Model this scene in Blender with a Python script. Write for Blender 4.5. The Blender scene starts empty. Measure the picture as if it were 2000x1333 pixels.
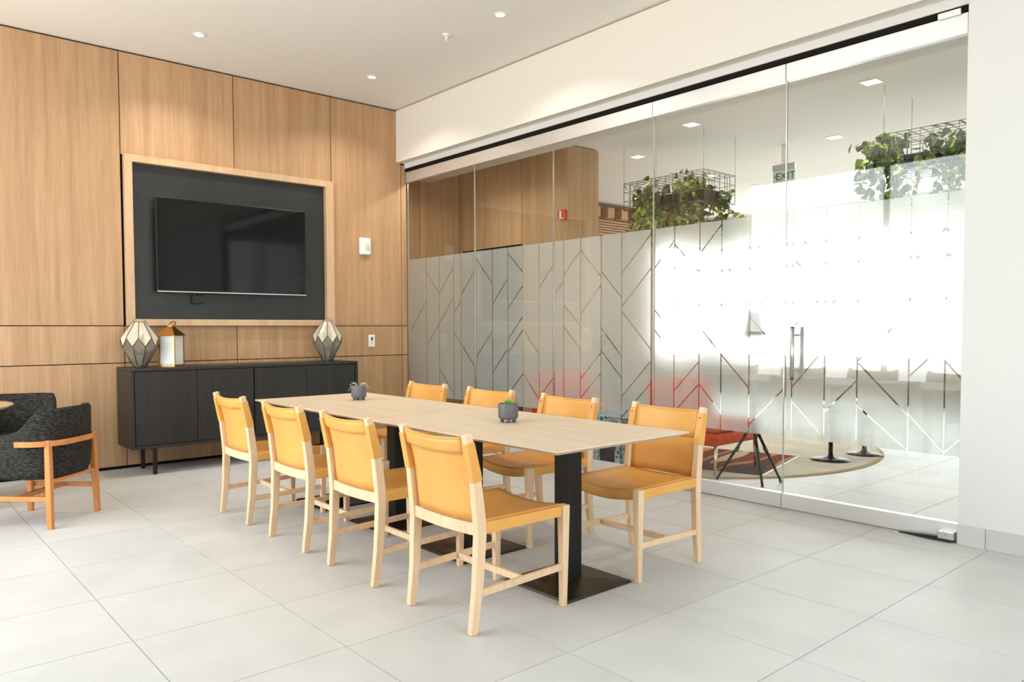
import bpy, bmesh, math, random
from mathutils import Vector, Matrix
R = random.Random(7)
sc = bpy.context.scene
COL = sc.collection

# ------------------------------------------------------------------ camera
CAMZ = 1.24
cam_data = bpy.data.cameras.new('camera')
cam = bpy.data.objects.new('camera', cam_data); COL.objects.link(cam)
FW = Vector((0.65355268, 0.75582028, -0.0400574))
RT = Vector((0.75634901, -0.65416201, -0.00287038))
UP = Vector((0.02837352, 0.02842143, 0.99919326))
M = Matrix((( RT.x, UP.x, -FW.x, 0), (RT.y, UP.y, -FW.y, 0), (RT.z, UP.z, -FW.z, CAMZ), (0, 0, 0, 1)))
cam.matrix_world = M
cam_data.sensor_width = 36.0
cam_data.lens = 1475.79 / 2000 * 36
cam_data.shift_x = 0.00418
cam_data.shift_y = 0.0172
cam_data.clip_start = 0.05
sc.camera = cam

# ------------------------------------------------------------------ world (bright hazy sky, pale sunlit ground below the horizon)
world = bpy.data.worlds.new('world'); sc.world = world
world.use_nodes = True
wn, wl = world.node_tree.nodes, world.node_tree.links
wn.clear()
wo = wn.new('ShaderNodeOutputWorld'); wb = wn.new('ShaderNodeBackground')
tc = wn.new('ShaderNodeTexCoord'); sx = wn.new('ShaderNodeSeparateXYZ'); mr = wn.new('ShaderNodeMapRange')
rp = wn.new('ShaderNodeValToRGB')
wl.new(tc.outputs['Generated'], sx.inputs[0]); wl.new(sx.outputs['Z'], mr.inputs['Value'])
mr.inputs['From Min'].default_value = -1; mr.inputs['From Max'].default_value = 1
rp.color_ramp.elements[0].position = 0.47; rp.color_ramp.elements[0].color = (0.86, 0.825, 0.77, 1)
rp.color_ramp.elements[1].position = 0.53; rp.color_ramp.elements[1].color = (0.93, 0.97, 1.0, 1)
wl.new(mr.outputs[0], rp.inputs[0]); wl.new(rp.outputs[0], wb.inputs['Color']); wl.new(wb.outputs[0], wo.inputs[0])
wb.inputs['Strength'].default_value = 6.5

sc.view_settings.view_transform = 'Standard'
sc.view_settings.look = 'None'
sc.view_settings.gamma = 1.0
sc.view_settings.use_curve_mapping = False
sc.view_settings.exposure = 0.27
sc.cycles.use_denoising = True
sc.cycles.max_bounces = 12
sc.cycles.diffuse_bounces = 8
sc.cycles.transparent_max_bounces = 24
sc.cycles.transmission_bounces = 10
sc.cycles.sample_clamp_indirect = 12.0
sc.cycles.caustics_reflective = False

# ------------------------------------------------------------------ room dimensions (metres, camera stands over the origin)
YW = 7.286      # timber wall
ZC = 3.686      # ceiling
XH = 4.653      # face of the bulkhead over the glass
ZH = 3.10       # its underside
XG = 4.80       # glass partition
XL = -1.6       # window wall
YB = -2.6       # wall behind the camera
YE = 1.56       # end of the glass
XF = 12.6       # far window wall of the lounge
YL = 8.5        # slatted end wall of the lounge
ZL = 3.30       # lounge ceiling
TX0, TY0, TDX, TDY = 2.0297, 2.0018, 0.6117, 0.6071

def portal(loc, rot, sx_, sy_):
    l = bpy.data.lights.new('window_portal', 'AREA'); l.shape = 'RECTANGLE'; l.size = sx_; l.size_y = sy_
    l.cycles.is_portal = True
    o = bpy.data.objects.new('window_portal', l); COL.objects.link(o); o.location = loc; o.rotation_euler = rot
PI = math.pi
portal((XL - 0.05, 4.7, 1.975), (0, -PI / 2, 0), 3.25, 4.4)
portal((1.9, YB - 0.05, 1.83), (PI / 2, 0, 0), 3.0, 2.95)
portal((XF + 0.08, 3.6, 1.72), (0, PI / 2, 0), 2.1, 9.6)
portal((11.75, YL + 0.12, 1.72), (-PI / 2, 0, 0), 1.5, 2.1)

# ------------------------------------------------------------------ materials
MATS = {}
def new_mat(name):
    m = bpy.data.materials.new(name); m.use_nodes = True
    MATS[name] = m
    return m, m.node_tree.nodes, m.node_tree.links, m.node_tree.nodes['Principled BSDF']
def plain(name, col, rough=0.5, metal=0.0, spec=0.5, emit=None, es=0.0, bump=0.0, bscale=200.0, var=0.0, vscale=4.0):
    m, n, l, b = new_mat(name)
    b.inputs['Base Color'].default_value = (*col, 1)
    b.inputs['Roughness'].default_value = rough; b.inputs['Metallic'].default_value = metal
    b.inputs['Specular IOR Level'].default_value = spec
    if emit:
        b.inputs['Emission Color'].default_value = (*emit, 1); b.inputs['Emission Strength'].default_value = es
    if bump or var:
        t = n.new('ShaderNodeTexCoord')
    if bump:
        z = n.new('ShaderNodeTexNoise'); z.inputs['Scale'].default_value = bscale
        bp = n.new('ShaderNodeBump'); bp.inputs['Strength'].default_value = bump; bp.inputs['Distance'].default_value = 0.002
        l.new(t.outputs['Object'], z.inputs['Vector']); l.new(z.outputs['Fac'], bp.inputs['Height']); l.new(bp.outputs[0], b.inputs['Normal'])
    if var:
        z = n.new('ShaderNodeTexNoise'); z.inputs['Scale'].default_value = vscale; z.inputs['Detail'].default_value = 5
        r = n.new('ShaderNodeValToRGB')
        r.color_ramp.elements[0].position = 0.3; r.color_ramp.elements[1].position = 0.7
        r.color_ramp.elements[0].color = (*[c * (1 - var) for c in col], 1); r.color_ramp.elements[1].color = (*[min(1, c * (1 + var)) for c in col], 1)
        l.new(t.outputs['Object'], z.inputs['Vector']); l.new(z.outputs['Fac'], r.inputs[0]); l.new(r.outputs[0], b.inputs['Base Color'])
    return m
def wood(name, dark, light, stretch=(18, 18, 0.9), rough=0.45, fine=(160, 160, 4), rnd=0.0, spec=0.4):
    """grain along the axis with the small stretch; colour differs a little from board to board"""
    m, n, l, b = new_mat(name)
    t = n.new('ShaderNodeTexCoord'); oi = n.new('ShaderNodeObjectInfo')
    off = n.new('ShaderNodeVectorMath'); off.operation = 'MULTIPLY_ADD'
    cb = n.new('ShaderNodeCombineXYZ')
    for i in range(3): l.new(oi.outputs['Random'], cb.inputs[i])
    off.inputs[1].default_value = (37, 53, 11)
    l.new(cb.outputs[0], off.inputs[0]); l.new(t.outputs['Object'], off.inputs[2])
    def nz(s, det):
        mp = n.new('ShaderNodeMapping'); mp.inputs['Scale'].default_value = s
        z = n.new('ShaderNodeTexNoise'); z.inputs['Scale'].default_value = 1.0; z.inputs['Detail'].default_value = det
        z.inputs['Distortion'].default_value = 0.3
        l.new(off.outputs[0], mp.inputs[0]); l.new(mp.outputs[0], z.inputs['Vector']); return z
    a = nz(stretch, 4); f = nz(fine, 2)
    mx = n.new('ShaderNodeMix'); mx.data_type = 'FLOAT'; mx.inputs[0].default_value = 0.4
    l.new(a.outputs['Fac'], mx.inputs[2]); l.new(f.outputs['Fac'], mx.inputs[3])
    r = n.new('ShaderNodeValToRGB'); r.color_ramp.elements[0].position = 0.33; r.color_ramp.elements[1].position = 0.67
    r.color_ramp.elements[0].color = (*dark, 1); r.color_ramp.elements[1].color = (*light, 1)
    l.new(mx.outputs[0], r.inputs[0])
    hs = n.new('ShaderNodeHueSaturation')
    if rnd:
        m2 = n.new('ShaderNodeMapRange'); m2.inputs['To Min'].default_value = 1 - rnd; m2.inputs['To Max'].default_value = 1 + rnd
        l.new(oi.outputs['Random'], m2.inputs['Value']); l.new(m2.outputs[0], hs.inputs['Value'])
    l.new(r.outputs[0], hs.inputs['Color']); l.new(hs.outputs[0], b.inputs['Base Color'])
    bp = n.new('ShaderNodeBump'); bp.inputs['Strength'].default_value = 0.12; bp.inputs['Distance'].default_value = 0.001
    l.new(f.outputs['Fac'], bp.inputs['Height']); l.new(bp.outputs[0], b.inputs['Normal'])
    b.inputs['Roughness'].default_value = rough; b.inputs['Specular IOR Level'].default_value = spec
    return m

wood('oak_panel', (0.365, 0.212, 0.106), (0.52, 0.335, 0.190), stretch=(16, 16, 0.55), rnd=0.05)
wood('oak_frame', (0.50, 0.33, 0.20), (0.62, 0.43, 0.27), stretch=(14, 14, 1.5), fine=(120, 120, 8))
wood('ash', (0.66, 0.46, 0.28), (0.80, 0.60, 0.40), stretch=(30, 30, 3), fine=(260, 260, 14), rnd=0.05, rough=0.5)
wood('pine_orange', (0.46, 0.17, 0.045), (0.62, 0.26, 0.08), stretch=(30, 30, 3), fine=(240, 240, 14), rough=0.4)
wood('table_oak', (0.60, 0.48, 0.35), (0.72, 0.60, 0.46), stretch=(22, 1.6, 22), fine=(190, 7, 190), rough=0.4, rnd=0.02)
wood('black_wood', (0.012, 0.011, 0.010), (0.026, 0.024, 0.022), stretch=(22, 22, 1.6), fine=(190, 190, 8), rough=0.42)
wood('slat_wood', (0.36, 0.20, 0.10), (0.50, 0.30, 0.15), stretch=(2, 14, 14), fine=(8, 120, 120))
wood('dark_door', (0.10, 0.075, 0.05), (0.15, 0.11, 0.075), stretch=(14, 14, 0.8))
plain('white_paint', (0.74, 0.72, 0.675), 0.7, spec=0.2, bump=0.05, bscale=120)
plain('ceiling_paint', (0.80, 0.79, 0.76), 0.8, spec=0.15, bump=0.04, bscale=90)
plain('cool_white_paint', (0.68, 0.695, 0.69), 0.6, spec=0.25, bump=0.05, bscale=120)
plain('grout', (0.40, 0.40, 0.38), 0.9, spec=0.1)
plain('reveal_black', (0.012, 0.010, 0.008), 0.8, spec=0.1)
plain('niche_black', (0.018, 0.020, 0.020), 0.38, var=0.2, vscale=3)
plain('tv_screen', (0.003, 0.003, 0.0035), 0.06, spec=0.3)
plain('tv_body', (0.008, 0.008, 0.008), 0.4)
plain('satin_silver', (0.62, 0.63, 0.64), 0.28, 1.0)
plain('satin_aluminium', (0.80, 0.82, 0.83), 0.42, 0.85)
plain('leather', (0.70, 0.36, 0.09), 0.42, spec=0.35, bump=0.12, bscale=320, var=0.05, vscale=7)
plain('black_metal', (0.018, 0.018, 0.017), 0.38, 0.6)
plain('base_iron', (0.040, 0.030, 0.020), 0.36, 0.7, bump=0.25, bscale=60, var=0.3, vscale=9)
plain('brass', (0.62, 0.36, 0.12), 0.22, 1.0, var=0.12, vscale=20)
plain('candle_wax', (0.85, 0.83, 0.76), 0.5)
plain('lead_came', (0.10, 0.085, 0.06), 0.4, 0.8)
plain('pot_grey', (0.115, 0.12, 0.135), 0.5)
plain('soil', (0.03, 0.02, 0.014), 0.95, bump=0.5, bscale=300)
plain('succulent_green', (0.20, 0.34, 0.06), 0.45, var=0.35, vscale=60)
plain('succulent_pale', (0.46, 0.56, 0.40), 0.5, var=0.2, vscale=60)
plain('white_plastic', (0.86, 0.87, 0.84), 0.4)
plain('grey_plastic', (0.40, 0.41, 0.42), 0.45)
plain('dark_plastic', (0.06, 0.065, 0.07), 0.4)
plain('red_plastic', (0.55, 0.012, 0.012), 0.35)
plain('red_fabric', (0.62, 0.085, 0.030), 0.85, spec=0.1, bump=0.3, bscale=260, var=0.12, vscale=9)
plain('champagne_metal', (0.78, 0.66, 0.48), 0.3, 1.0)
plain('grey_fabric', (0.20, 0.20, 0.20), 0.9, spec=0.1, bump=0.3, bscale=260)
plain('lamp_shade', (0.30, 0.30, 0.31), 0.8)
plain('pale_top', (0.80, 0.80, 0.78), 0.35)
plain('rug_pale', (0.58, 0.54, 0.47), 0.95, spec=0.05, bump=0.6, bscale=240, var=0.14, vscale=2.5)
plain('rug_edge', (0.46, 0.33, 0.18), 0.95, spec=0.05)
plain('ivy_dark', (0.055, 0.11, 0.018), 0.42, var=0.5, vscale=6)
plain('ivy_light', (0.26, 0.34, 0.05), 0.45, var=0.4, vscale=6)
plain('vine_stem', (0.12, 0.12, 0.04), 0.7)
plain('exit_green', (0.005, 0.16, 0.05), 0.4)
plain('exit_plate', (0.72, 0.80, 0.78), 0.2)
plain('bulkhead_brown', (0.17, 0.10, 0.055), 0.7, var=0.25, vscale=3)
plain('mullion_dark', (0.10, 0.10, 0.10), 0.5)
plain('lamp_lens', (1, 1, 1), 0.5, emit=(1.0, 0.93, 0.82), es=4.0)
plain('room_lens', (1, 1, 1), 0.5, emit=(1.0, 0.95, 0.88), es=1.0)
plain('lens_off', (0.88, 0.87, 0.83), 0.3)
plain('drum_glaze', (0.10, 0.17, 0.24), 0.25)

# floor tile: pale porcelain, faint clouding and a small difference from tile to tile
m, n, l, b = new_mat('floor_tile')
t = n.new('ShaderNodeTexCoord'); z = n.new('ShaderNodeTexNoise'); z.inputs['Scale'].default_value = 3.2; z.inputs['Detail'].default_value = 6
g = n.new('ShaderNodeNewGeometry'); oi = n.new('ShaderNodeObjectInfo')
r = n.new('ShaderNodeValToRGB'); r.color_ramp.elements[0].color = (0.515, 0.53, 0.53, 1); r.color_ramp.elements[1].color = (0.565, 0.58, 0.58, 1)
r.color_ramp.elements[0].position = 0.3; r.color_ramp.elements[1].position = 0.7
hs = n.new('ShaderNodeHueSaturation'); mr_ = n.new('ShaderNodeMapRange'); mr_.inputs['To Min'].default_value = 0.97; mr_.inputs['To Max'].default_value = 1.03
l.new(oi.outputs['Random'], mr_.inputs['Value']); l.new(mr_.outputs[0], hs.inputs['Value'])
l.new(g.outputs['Position'], z.inputs['Vector']); l.new(z.outputs['Fac'], r.inputs[0]); l.new(r.outputs[0], hs.inputs['Color']); l.new(hs.outputs[0], b.inputs['Base Color'])
b.inputs['Roughness'].default_value = 0.46; b.inputs['Specular IOR Level'].default_value = 0.28

def glass_mat(name, tint, ior=1.5, gloss_rough=0.0, boost=0.0):
    m = bpy.data.materials.new(name); m.use_nodes = True; MATS[name] = m
    n, l = m.node_tree.nodes, m.node_tree.links; n.clear()
    o = n.new('ShaderNodeOutputMaterial'); tr = n.new('ShaderNodeBsdfTransparent'); gl = n.new('ShaderNodeBsdfGlossy')
    # Schlick reflectance, the same from either side of the sheet
    f0 = ((ior - 1) / (ior + 1)) ** 2
    fr = n.new('ShaderNodeLayerWeight'); fr.inputs['Blend'].default_value = 0.5
    pw = n.new('ShaderNodeMath'); pw.operation = 'POWER'; pw.inputs[1].default_value = 5.0
    mx = n.new('ShaderNodeMixShader'); ad = n.new('ShaderNodeMath'); ad.operation = 'MULTIPLY_ADD'
    tr.inputs['Color'].default_value = (*tint, 1); gl.inputs['Roughness'].default_value = gloss_rough
    ad.inputs[1].default_value = 1 - f0 - boost; ad.inputs[2].default_value = f0 + boost; ad.use_clamp = True
    l.new(fr.outputs['Facing'], pw.inputs[0]); l.new(pw.outputs[0], ad.inputs[0]); l.new(ad.outputs[0], mx.inputs[0]); l.new(tr.outputs[0], mx.inputs[1]); l.new(gl.outputs[0], mx.inputs[2]); l.new(mx.outputs[0], o.inputs[0])
    return m
glass_mat('clear_glass', (0.955, 0.97, 0.955))
glass_mat('window_glass', (0.98, 0.985, 0.98), ior=1.3)
m, n, l, b = new_mat('smoked_pane')          # antiqued mirror glass, half silvered; cream base stands in for pale reflections
b.inputs['Base Color'].default_value = (0.78, 0.73, 0.62, 1); b.inputs['Metallic'].default_value = 0.35; b.inputs['Roughness'].default_value = 0.22; b.inputs['Alpha'].default_value = 0.72
m, n, l, b = new_mat('clear_pane')
b.inputs['Base Color'].default_value = (0.45, 0.42, 0.34, 1); b.inputs['Metallic'].default_value = 0.5; b.inputs['Roughness'].default_value = 0.18; b.inputs['Alpha'].default_value = 0.5
m, n, l, b = new_mat('lantern_glass')
b.inputs['Base Color'].default_value = (0.86, 0.88, 0.86, 1); b.inputs['Roughness'].default_value = 0.15; b.inputs['Alpha'].default_value = 0.6  # white base colour stands in for bright reflections on these panes
# etched privacy film: blurs and veils what stands behind it
m = bpy.data.materials.new('privacy_film'); m.use_nodes = True; MATS['privacy_film'] = m
n, l = m.node_tree.nodes, m.node_tree.links; n.clear()
o = n.new('ShaderNodeOutputMaterial'); rf = n.new('ShaderNodeBsdfRefraction'); tl = n.new('ShaderNodeBsdfTranslucent'); df = n.new('ShaderNodeBsdfDiffuse')
rf.inputs['IOR'].default_value = 1.25; rf.inputs['Roughness'].default_value = 0.27; rf.inputs['Color'].default_value = (0.97, 0.98, 0.98, 1)
tl.inputs['Color'].default_value = (0.9, 0.92, 0.92, 1); df.inputs['Color'].default_value = (0.80, 0.82, 0.82, 1)
m1 = n.new('ShaderNodeMixShader'); m1.inputs[0].default_value = 0.10; m2 = n.new('ShaderNodeMixShader'); m2.inputs[0].default_value = 0.20
l.new(rf.outputs[0], m1.inputs[1]); l.new(tl.outputs[0], m1.inputs[2]); l.new(m1.outputs[0], m2.inputs[1]); l.new(df.outputs[0], m2.inputs[2]); l.new(m2.outputs[0], o.inputs[0])

# charcoal tweed: woven from two thread tones
m, n, l, b = new_mat('tweed_black')
t = n.new('ShaderNodeTexCoord'); mp = n.new('ShaderNodeMapping'); mp.inputs['Scale'].default_value = (38, 38, 300)
z = n.new('ShaderNodeTexNoise'); z.inputs['Scale'].default_value = 1; z.inputs['Detail'].default_value = 3
r = n.new('ShaderNodeValToRGB'); r.color_ramp.elements[0].position = 0.42; r.color_ramp.elements[1].position = 0.75
r.color_ramp.elements[0].color = (0.012, 0.0115, 0.011, 1); r.color_ramp.elements[1].color = (0.085, 0.081, 0.073, 1)
l.new(t.outputs['Object'], mp.inputs[0]); l.new(mp.outputs[0], z.inputs['Vector']); l.new(z.outputs['Fac'], r.inputs[0]); l.new(r.outputs[0], b.inputs['Base Color'])
b.inputs['Roughness'].default_value = 0.95; b.inputs['Specular IOR Level'].default_value = 0.1
bp = n.new('ShaderNodeBump'); bp.inputs['Strength'].default_value = 0.5; bp.inputs['Distance'].default_value = 0.002
l.new(z.outputs['Fac'], bp.inputs['Height']); l.new(bp.outputs[0], b.inputs['Normal'])

# striped rug
m, n, l, b = new_mat('rug_striped')
t = n.new('ShaderNodeTexCoord'); w = n.new('ShaderNodeTexNoise'); w.inputs['Scale'].default_value = 1.0; w.inputs['Detail'].default_value = 1
mp = n.new('ShaderNodeMapping'); mp.inputs['Scale'].default_value = (0.45, 2.6, 1)
r = n.new('ShaderNodeValToRGB'); r.color_ramp.interpolation = 'CONSTANT'
for i, (p_, c_) in enumerate([(0.0, (0.07, 0.045, 0.04)), (0.40, (0.16, 0.028, 0.022)), (0.47, (0.42, 0.20, 0.07)), (0.53, (0.10, 0.05, 0.04)), (0.58, (0.20, 0.035, 0.025)), (0.66, (0.45, 0.38, 0.30))]):
    e = r.color_ramp.elements[i] if i < 2 else r.color_ramp.elements.new(p_)
    e.position = p_; e.color = (*c_, 1)
l.new(t.outputs['Object'], mp.inputs[0]); l.new(mp.outputs[0], w.inputs['Vector']); l.new(w.outputs['Fac'], r.inputs[0]); l.new(r.outputs[0], b.inputs['Base Color'])
b.inputs['Roughness'].default_value = 0.95; b.inputs['Specular IOR Level'].default_value = 0.05

# blue and white glazed pattern
m, n, l, b = new_mat('blue_pattern')
t = n.new('ShaderNodeTexCoord'); v = n.new('ShaderNodeTexVoronoi'); v.inputs['Scale'].default_value = 26; v.feature = 'DISTANCE_TO_EDGE'
r = n.new('ShaderNodeValToRGB'); r.color_ramp.elements[0].color = (0.45, 0.52, 0.55, 1); r.color_ramp.elements[1].color = (0.045, 0.09, 0.14, 1)
r.color_ramp.elements[0].position = 0.06; r.color_ramp.elements[1].position = 0.16
l.new(t.outputs['Object'], v.inputs['Vector']); l.new(v.outputs['Distance'], r.inputs[0]); l.new(r.outputs[0], b.inputs['Base Color']); b.inputs['Roughness'].default_value = 0.25

# ------------------------------------------------------------------ mesh helpers
class MB:
    def __init__(s): s.v = []; s.f = []; s.sm = []
    def add(s, vs, fs, smooth=False):
        o = len(s.v); s.v += [tuple(p) for p in vs]; s.f += [tuple(i + o for i in f) for f in fs]; s.sm += [smooth] * len(fs); return s
    def box(s, x0, x1, y0, y1, z0, z1):
        vs = [(x, y, z) for z in (z0, z1) for y in (y0, y1) for x in (x0, x1)]
        return s.add(vs, [(0, 2, 3, 1), (4, 5, 7, 6), (0, 1, 5, 4), (2, 6, 7, 3), (0, 4, 6, 2), (1, 3, 7, 5)])
    def cbox(s, c, d): return s.box(c[0] - d[0] / 2, c[0] + d[0] / 2, c[1] - d[1] / 2, c[1] + d[1] / 2, c[2] - d[2] / 2, c[2] + d[2] / 2)
    def prism(s, poly, fn0, fn1):
        """poly: 2d outline; fn0 / fn1 map a 2d point to the two faces"""
        k = len(poly)
        vs = [fn0(p) for p in poly] + [fn1(p) for p in poly]
        fs = [tuple(range(k))[::-1], tuple(range(k, 2 * k))] + [(i, (i + 1) % k, (i + 1) % k + k, i + k) for i in range(k)]
        return s.add(vs, fs)
    def sweep(s, pts, sizes, side=(0, 1, 0), smooth=False):
        """rectangular section (width along side, depth across it) along a polyline"""
        side = Vector(side); rings = []
        P = [Vector(p) for p in pts]
        for i, p in enumerate(P):
            d = (P[min(i + 1, len(P) - 1)] - P[max(i - 1, 0)]).normalized()
            a = (side - d * side.dot(d)).normalized(); c = d.cross(a).normalized()
            w, h = sizes[i] if isinstance(sizes, list) else sizes
            rings.append([p + a * (w / 2) * sx_ + c * (h / 2) * sy_ for sx_, sy_ in ((-1, -1), (1, -1), (1, 1), (-1, 1))])
        vs = [q for r_ in rings for q in r_]; fs = [(0, 1, 2, 3)[::-1], tuple(len(vs) - 4 + i for i in range(4))]
        for i in range(len(P) - 1):
            for j in range(4): fs.append((i * 4 + j, i * 4 + (j + 1) % 4, i * 4 + 4 + (j + 1) % 4, i * 4 + 4 + j))
        return s.add(vs, fs, smooth)
    def tube(s, pts, rad, n=8, smooth=True, cap=True):
        P = [Vector(p) for p in pts]; vs = []; a = None
        for i, p in enumerate(P):
            d = (P[min(i + 1, len(P) - 1)] - P[max(i - 1, 0)]).normalized()
            if a is None: a = d.orthogonal().normalized()
            a = (a - d * a.dot(d)).normalized(); c = d.cross(a)
            r_ = rad[i] if isinstance(rad, (list, tuple)) else rad
            vs += [p + (a * math.cos(2 * PI * j / n) + c * math.sin(2 * PI * j / n)) * r_ for j in range(n)]
        fs = [(i * n + j, i * n + (j + 1) % n, (i + 1) * n + (j + 1) % n, (i + 1) * n + j) for i in range(len(P) - 1) for j in range(n)]
        s.add(vs, fs, smooth)
        if cap:
            o = len(s.v) - len(vs)
            s.f += [tuple(o + j for j in range(n))[::-1], tuple(len(s.v) - n + j for j in range(n))]; s.sm += [False, False]
        return s
    def lathe(s, prof, c=(0, 0, 0), n=24, smooth=True, rib=0.0):
        vs = []
        for r_, z in prof:
            for j in range(n):
                rr = r_ * (1 + rib * (1 if j % 2 else -1)); a = 2 * PI * j / n
                vs.append((c[0] + rr * math.cos(a), c[1] + rr * math.sin(a), c[2] + z))
        fs = [(i * n + j, i * n + (j + 1) % n, (i + 1) * n + (j + 1) % n, (i + 1) * n + j) for i in range(len(prof) - 1) for j in range(n)]
        s.add(vs, fs, smooth); o = len(s.v) - len(vs)
        if prof[0][0] > 1e-4: s.f.append(tuple(o + j for j in range(n))[::-1]); s.sm.append(False)
        if prof[-1][0] > 1e-4: s.f.append(tuple(len(s.v) - n + j for j in range(n))); s.sm.append(False)
        return s
    def sheet(s, grid, thick, nrm, smooth=True):
        """solid sheet from a grid of points, thickened along nrm"""
        nr, nc = len(grid), len(grid[0]); nv = Vector(nrm) * thick
        top = [Vector(p) for row in grid for p in row]; vs = top + [p - nv for p in top]; k = nr * nc
        fs = []
        for i in range(nr - 1):
            for j in range(nc - 1):
                a, b_, c, d = i * nc + j, i * nc + j + 1, (i + 1) * nc + j + 1, (i + 1) * nc + j
                fs += [(a, b_, c, d), (a + k, d + k, c + k, b_ + k)]
        for i in range(nr - 1):
            a, b_ = i * nc, (i + 1) * nc; fs.append((a, b_, b_ + k, a + k)); a, b_ = i * nc + nc - 1, (i + 1) * nc + nc - 1; fs.append((b_, a, a + k, b_ + k))
        for j in range(nc - 1):
            fs.append((j + 1, j, j + k, j + 1 + k)); a = (nr - 1) * nc + j; fs.append((a, a + 1, a + 1 + k, a + k))
        return s.add(vs, fs, smooth)
    def mesh(s, name, mat):
        me = bpy.data.meshes.new(name); me.from_pydata(s.v, [], s.f); me.materials.append(MATS[mat])
        me.polygons.foreach_set('use_smooth', s.sm)
        bm = bmesh.new(); bm.from_mesh(me); bmesh.ops.recalc_face_normals(bm, faces=bm.faces); bm.to_mesh(me); bm.free()
        me.update(); return me
    def build(s, name, mat, parent=None, bevel=0.0, loc=None):
        return link(name, s.mesh(name, mat), parent, bevel, loc)
def link(name, me, parent=None, bevel=0.0, loc=None):
    o = bpy.data.objects.new(name, me); COL.objects.link(o)
    if parent: o.parent = parent
    if loc: o.location = loc
    if bevel:
        bv = o.modifiers.new('bevel', 'BEVEL'); bv.width = bevel; bv.segments = 2; bv.limit_method = 'ANGLE'; bv.angle_limit = 0.6
    return o
def B(name, mat, parent, *d, bevel=0.0): return MB().box(*d).build(name, mat, parent, bevel)
def tag(o, label, cat, group=None):
    o['label'] = label; o['category'] = cat
    if group: o['group'] = group
    return o
def thing(name, label, cat, loc=(0, 0, 0), rz=0.0, group=None):
    o = bpy.data.objects.new(name, None); COL.objects.link(o); o.location = loc; o.rotation_euler = (0, 0, rz); o.empty_display_size = 0.1
    return tag(o, label, cat, group)
def struct(o): o['kind'] = 'structure'; return o
def sroot(name):
    o = bpy.data.objects.new(name, None); COL.objects.link(o); return struct(o)
def children(o): return [c for c in bpy.data.objects if c.parent == o]
def dup(root, loc, rz, label):
    def cp(o, par):
        c = o.copy(); COL.objects.link(c); c.parent = par
        for k in kids[o.name]: cp(k, c)
        return c
    kids = {}
    def scan(o):
        kids[o.name] = children(o)
        for k in kids[o.name]: scan(k)
    scan(root)
    r_ = cp(root, None); r_.location = loc; r_.rotation_euler = (0, 0, rz); r_['label'] = label
    return r_
def project(p):
    d = Vector(p) - Vector((0, 0, CAMZ)); w_ = d.dot(FW)
    if w_ < 0.05: return None
    return 991.6 + 1475.8 * d.dot(RT) / w_, 700.9 - 1475.8 * d.dot(UP) / w_

# ================================================================== STRUCTURE
# floor: grout bed with porcelain tiles; one grid runs through both rooms
floor = struct(B('floor', 'grout', None, XL - 0.2, XF + 0.2, YB - 0.2, YL + 0.2, -0.06, -0.0035))
tile_me = MB().box(0.002, TDX - 0.002, 0.002, TDY - 0.002, -0.012, 0).mesh('tile', 'floor_tile')
rest = MB()
for i in range(-6, 18):
    for j in range(-8, 12):
        x, y = TX0 + i * TDX, TY0 + j * TDY
        if x + TDX < XL or x > XF or y + TDY < YB or y > YL: continue
        pr = [project((x + a * TDX, y + b_ * TDY, 0)) for a in (0, 0.5, 1) for b_ in (0, 0.5, 1)]
        vis = any(q and -20 < q[0] < 2020 and 0 < q[1] < 1353 for q in pr)
        inroom = x < XG and y < YW
        lounge = XG - TDX < x < 8.6 and 0.8 < y < 6.0
        if vis and (inroom or lounge): link('tile', tile_me, floor, loc=(x, y, 0))
        else: rest.box(x + 0.002, x + TDX - 0.002, y + 0.002, y + TDY - 0.002, -0.012, 0)
ro = rest.build('tile_field', 'floor_tile', floor); ro['kind'] = 'stuff'

# timber clad end wall: dark backing, oak panels with open joints
wall_back = struct(B('wall_back', 'reveal_black', None, XL - 0.2, XG, YW + 0.025, YW + 0.2, 0, ZC + 0.1))
def panel(x0, x1, z0, z1): B('panel', 'oak_panel', wall_back, x0 + 0.004, x1 - 0.004, YW, YW + 0.024, z0 + 0.004, z1 - 0.004)
NX0, NX1, NZ0, NZ1 = 1.83, 3.852, 1.272, 2.782
xs = [XL, -0.22, 0.79, 1.812, 2.82, 3.848, 4.712, 4.787]
for a, b_ in ((XL, 0.30), (0.30, 1.812), (1.812, 2.82), (2.82, 3.848), (3.848, 4.712), (4.712, 4.787)):
    panel(a, b_, 0.026, 0.943); panel(a, b_, 0.943, 1.272)
    top = ZC - 0.012 if b_ < 4.75 else ZH - 0.01
    if a > 1.7 and b_ < 3.9: panel(a, b_, 2.778, top)
    else: panel(a, b_, 1.272, top)
# recessed display niche with an oak frame
fr = MB()
for (x0, x1, z0, z1) in ((NX0, NX1, NZ1 - 0.062, NZ1), (NX0, NX1, NZ0, NZ0 + 0.06), (NX0, NX0 + 0.066, NZ0 + 0.06, NZ1 - 0.062), (NX1 - 0.088, NX1, NZ0 + 0.06, NZ1 - 0.062)):
    B('niche_frame', 'oak_frame', wall_back, x0, x1, YW - 0.045, YW + 0.02, z0, z1, bevel=0.002)
B('niche_back', 'niche_black', wall_back, NX0 + 0.01, NX1 - 0.01, YW + 0.012, YW + 0.03, NZ0 + 0.01, NZ1 - 0.01)

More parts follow.
